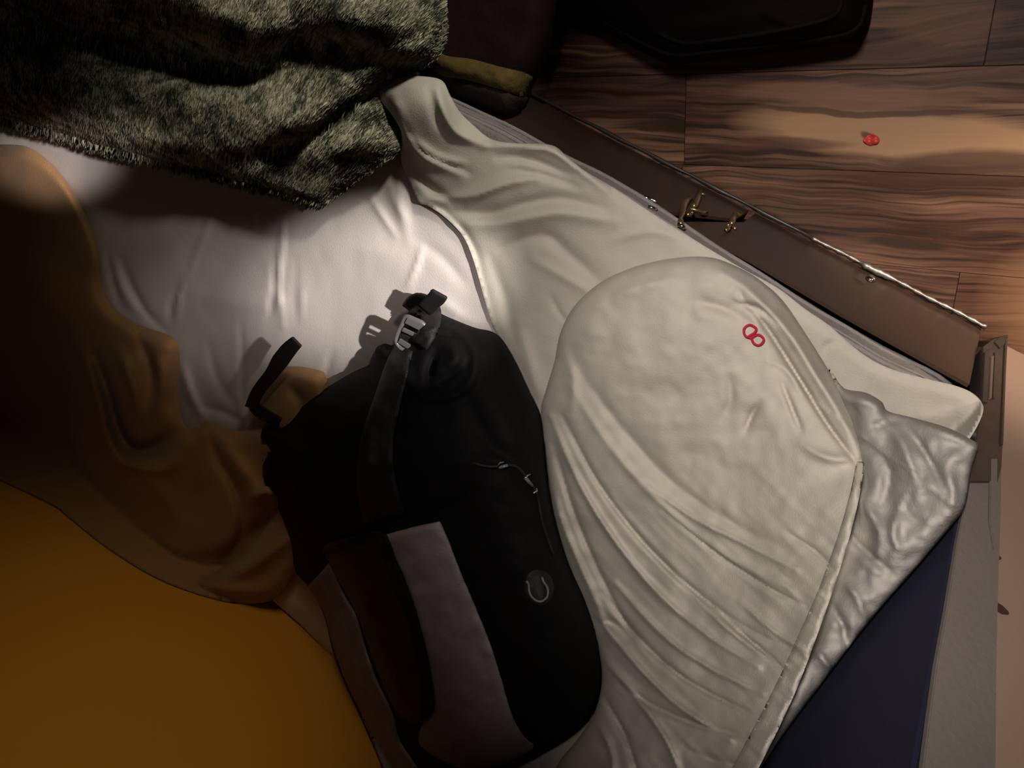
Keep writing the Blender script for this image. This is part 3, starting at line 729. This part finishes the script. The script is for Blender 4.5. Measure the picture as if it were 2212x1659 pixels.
pad2 = smooth_poly([(664,1266),(690,1240),(710,1216),(724,1240),(745,1290),(768,1330),(788,1400),(808,1460),(832,1510),(850,1550),(862,1600),(900,1660),(920,1700),(852,1700),(812,1622),(778,1540),(744,1465),(720,1400),(702,1330),(680,1290)], True, 5, sharp=(0, 2))
pd = patch('back_padding', pad1, over_bag(0.006, 8, 0.003), M['grey_pad'], 6, parent=bag); pd['label'] = 'grey padded back stripe'
pd = patch('back_padding', pad2, over_bag(0.006, 8, 0.003), M['grey_pad'], 6, parent=bag); pd['label'] = 'grey padded back stripe'
patch('shoulder_strap', smooth_poly([(700,1180),(760,1160),(826,1152),(856,1222),(888,1300),(914,1390),(930,1470),(936,1525),(922,1556),(890,1562),(862,1545),(842,1510),(816,1450),(794,1390),(770,1325),(740,1270),(714,1220)], True, 5),
      over_bag(0.014, 22), M['black_web'], 6, parent=bag)
def web_strap(path, w, zf, nm='webbing_strap', m='black_web', thick=0.002, par=None, step=5):
    return patch(nm, ribbon_poly(path, w), zf, M[m], step, parent=par or bag, thick=thick)
web_strap([(830,1120),(812,1040),(815,950),(838,860),(858,790),(872,752)], [92, 84, 70, 58, 50, 40], over_bag(0.007, 5))
web_strap([(884,672),(900,655),(925,668),(930,690),(922,720),(905,748)], [40, 44, 46, 42, 40, 36], over_bag(0.012, 5))
web_strap([(916,672),(930,655),(942,644),(948,634)], [34, 36, 38, 38], lambda x, y, d: np.full_like(x, SH+0.075) + (y-640)*-0.0002, thick=0.003)
# ladder-lock buckle
bz = float(zb(885, 715)[0]) + 0.020
def at_bz(pts, dz=0.0): p = np.array(pts, float); return P(p[:,0], p[:,1], np.full(len(p), bz+dz))
bk = tube('buckle', at_bz(smooth_poly([(878,684),(896,690),(916,701),(912,722),(903,745),(884,758),(866,752),(856,737),(860,718),(869,700)], True, 3)), 0.0030, M['buckle'], bag, 8, closed=True)
def bar(a, b, wpx, dz):
    a, b = np.array(a, float), np.array(b, float); t = (b-a)/np.hypot(*(b-a)); n = np.array([-t[1], t[0]])*wpx/2
    q = at_bz([a+n, b+n, b-n, a-n], dz)
    return prism('buckle_bar', q, (0, 0, -0.003), M['buckle'], bk, 0.0008)
bar((876,692), (912,710), 14, 0.0045)
bar((868,712), (906,730), 8, 0.0025)
bar((860,736), (888,753), 10, 0.0035)
patch('buckle_plate', smooth_poly([(866,722),(904,738),(896,750),(884,753),(864,742),(860,732)], True, 4), lambda x, y, d: np.full_like(x, bz), M['black_web'], 4, parent=bk, thick=0.002)
# loose strap end at the left of the bag
web_strap([(602,915),(580,902),(560,890),(545,876)], [22, 24, 26, 22], lambda x, y, d: np.full_like(x, SH+0.060), thick=0.003)
web_strap([(540,882),(556,846),(584,810),(604,780),(622,756),(640,738)], [24, 26, 28, 36, 34, 28], lambda x, y, d: SH+0.066 + (y-880)*-0.0001 + 0*x, thick=0.003)
web_strap([(586,915),(578,940),(590,965),(606,985)], [20, 30, 34, 30], lambda x, y, d: np.full_like(x, SH+0.058) + 0.006*np.sin(y/5), thick=0.003, nm='side_loop')
web_strap([(590,985),(580,1010),(586,1040),(604,1062)], [20, 26, 28, 24], lambda x, y, d: np.full_like(x, SH+0.064) + 0.005*np.sin(y/5), thick=0.003, nm='side_loop')
# horseshoe emblem on its round badge, zip pulls
def on_bag(pts, off=0.003): p = np.array(pts, float); return P(p[:,0], p[:,1], zb(p[:,0], p[:,1]) + off)
patch('badge', smooth_poly([(1130,1262),(1140,1240),(1160,1232),(1182,1242),(1194,1266),(1190,1292),(1172,1310),(1150,1304),(1134,1286)], True, 4), over_bag(0.003, 4), M['black_web'], 5, parent=bag)
tube('emblem', on_bag(smooth_poly([(1137,1255),(1142,1262),(1143,1275),(1148,1288),(1158,1297),(1169,1299),(1180,1292),(1184,1280),(1182,1268),(1175,1258),(1171,1247)], False, 3), 0.005), 0.0015, M['logo'], bag, 6)
zp = tube('zip_pull', on_bag([(1135,1032),(1142,1041),(1148,1049)], 0.005), 0.0022, M['buckle'], bag, 8)
tube('pull_ring', on_bag([(1135,1033),(1138,1028),(1145,1024)], 0.006), 0.0010, M['chrome'], zp, 6)
tube('pull_ring', on_bag([(1158,1055),(1160,1060),(1153,1064),(1152,1066)], 0.006), 0.0013, M['chrome'], zp, 6)
zp = tube('zip_pull', on_bag([(1078,1010),(1087,1008),(1097,1005)], 0.005), 0.0018, M['buckle'], bag, 8)
tube('pull_ring', on_bag([(1075,1006),(1080,1000),(1088,998)], 0.006), 0.0009, M['buckle'], zp, 6)
tube('zip_line', on_bag(smooth_poly([(1020,1000),(1060,1008),(1110,1006),(1140,1036),(1160,1070),(1172,1130),(1196,1200)], False, 5), 0.002), 0.0018, M['black_web'], bag, 6)

# ------------------------------------------------------------------ brown throw beside the bed
throw_poly = smooth_poly([(890,-160),(1240,-160),(1225,-60),(1208,20),(1192,90),(1170,150),(1152,185),(1144,215),(1128,238),(1100,262),(1040,250),(960,215),(890,120)], True, 5)
def z_throw(x, y, d):
    dome = np.clip(d/70, 0, 1); dome = np.sqrt(np.clip(1-(1-dome)**2, 0, 1))
    return 0.05 + 0.10*dome + 0.006*fbm(x/80, y/60, 81)
throw = thing('brown_throw', 'dark brown folded throw with a mustard edge, on the floor beside the bed foot', 'blanket')
patch('folded_cloth', throw_poly, z_throw, M['brown_throw'], 8, base=0.003, parent=throw)
def zt(x, y):
    d, _, _, _ = seg_dist(x, y, throw_poly, True); return z_throw(x, y, d)
lf = patch('lower_fold', smooth_poly([(920,150),(1000,172),(1080,192),(1135,208),(1130,232),(1102,256),(1040,244),(970,212)], True, 5), lambda x, y, d: zt(x, y)+0.003*np.clip(d/8,0.3,1), M['olive_throw'], 7, parent=throw)
lf['label'] = 'olive brown lower fold'
ye = patch('edge_binding', ribbon_poly([(925,120),(960,142),(1010,150),(1070,166),(1120,180),(1142,190)], [30, 44, 46, 46, 50, 44]), lambda x, y, d: zt(x, y)+0.012*np.clip(d/16,0.15,1)**0.5+0.004*fbm(x/20,y/20,8), M['yellow'], 6, parent=throw)
ye['label'] = 'fuzzy mustard yellow edge'

# ------------------------------------------------------------------ dark travel bag on the floor
tb = thing('travel_bag', 'black soft travel bag standing on the wooden floor beyond the bed', 'bag')
tr_poly = smooth_poly([(1120,-260),(1930,-260),(1905,-120),(1890,-30),(1884,20),(1874,62),(1845,86),(1790,98),(1700,110),(1600,122),(1510,134),(1450,138),(1405,122),(1320,76),(1240,38),(1185,8),(1150,-80)], True, 5)
def z_trav(x, y, d):
    dome = np.clip(d/90, 0, 1); dome = np.sqrt(np.clip(1-(1-dome)**2, 0, 1))
    return 0.012 + 0.11*dome + 0.006*fbm(x/90, y/50, 91) + folds(x, y, [([(1560,90),(1680,70),(1790,40)], 10, 0.008), ([(1640,20),(1740,70)], 8, 0.006)])
patch('bag_shell', tr_poly, z_trav, M['suitcase'], 8, base=0.002, parent=tb, lim=False)
def ztr(p, off): 
    p = np.array(p, float); d, _, _, _ = seg_dist(p[:,0], p[:,1], tr_poly, True); return P(p[:,0], p[:,1], z_trav(p[:,0], p[:,1], d) + off)
tube('piping', ztr(smooth_poly([(1868,10),(1858,50),(1820,74),(1700,92),(1560,108),(1460,118),(1400,98),(1300,44)], False, 5), 0.002), 0.0025, M['suit_seam'], tb, 6)
tube('piping', ztr(smooth_poly([(1820,-10),(1800,34),(1700,62),(1580,82),(1480,92),(1420,70)], False, 5), 0.002), 0.002, M['suit_seam'], tb, 6)

# ------------------------------------------------------------------ red scrap on the floor
sc_poly = smooth_poly([(1864,302),(1874,293),(1888,290),(1899,299),(1897,309),(1885,313),(1880,316),(1871,310)], True, 3)
scrap = patch('red_scrap', sc_poly, lambda x, y, d: 0.0035 + 0.0015*np.sin(x/4) + 0.001*np.sin(y/3), M['scrap'], 2.5, base=0.0006, lim=False)
tag(scrap, 'small crumpled red scrap lying on the wooden floor', 'litter')
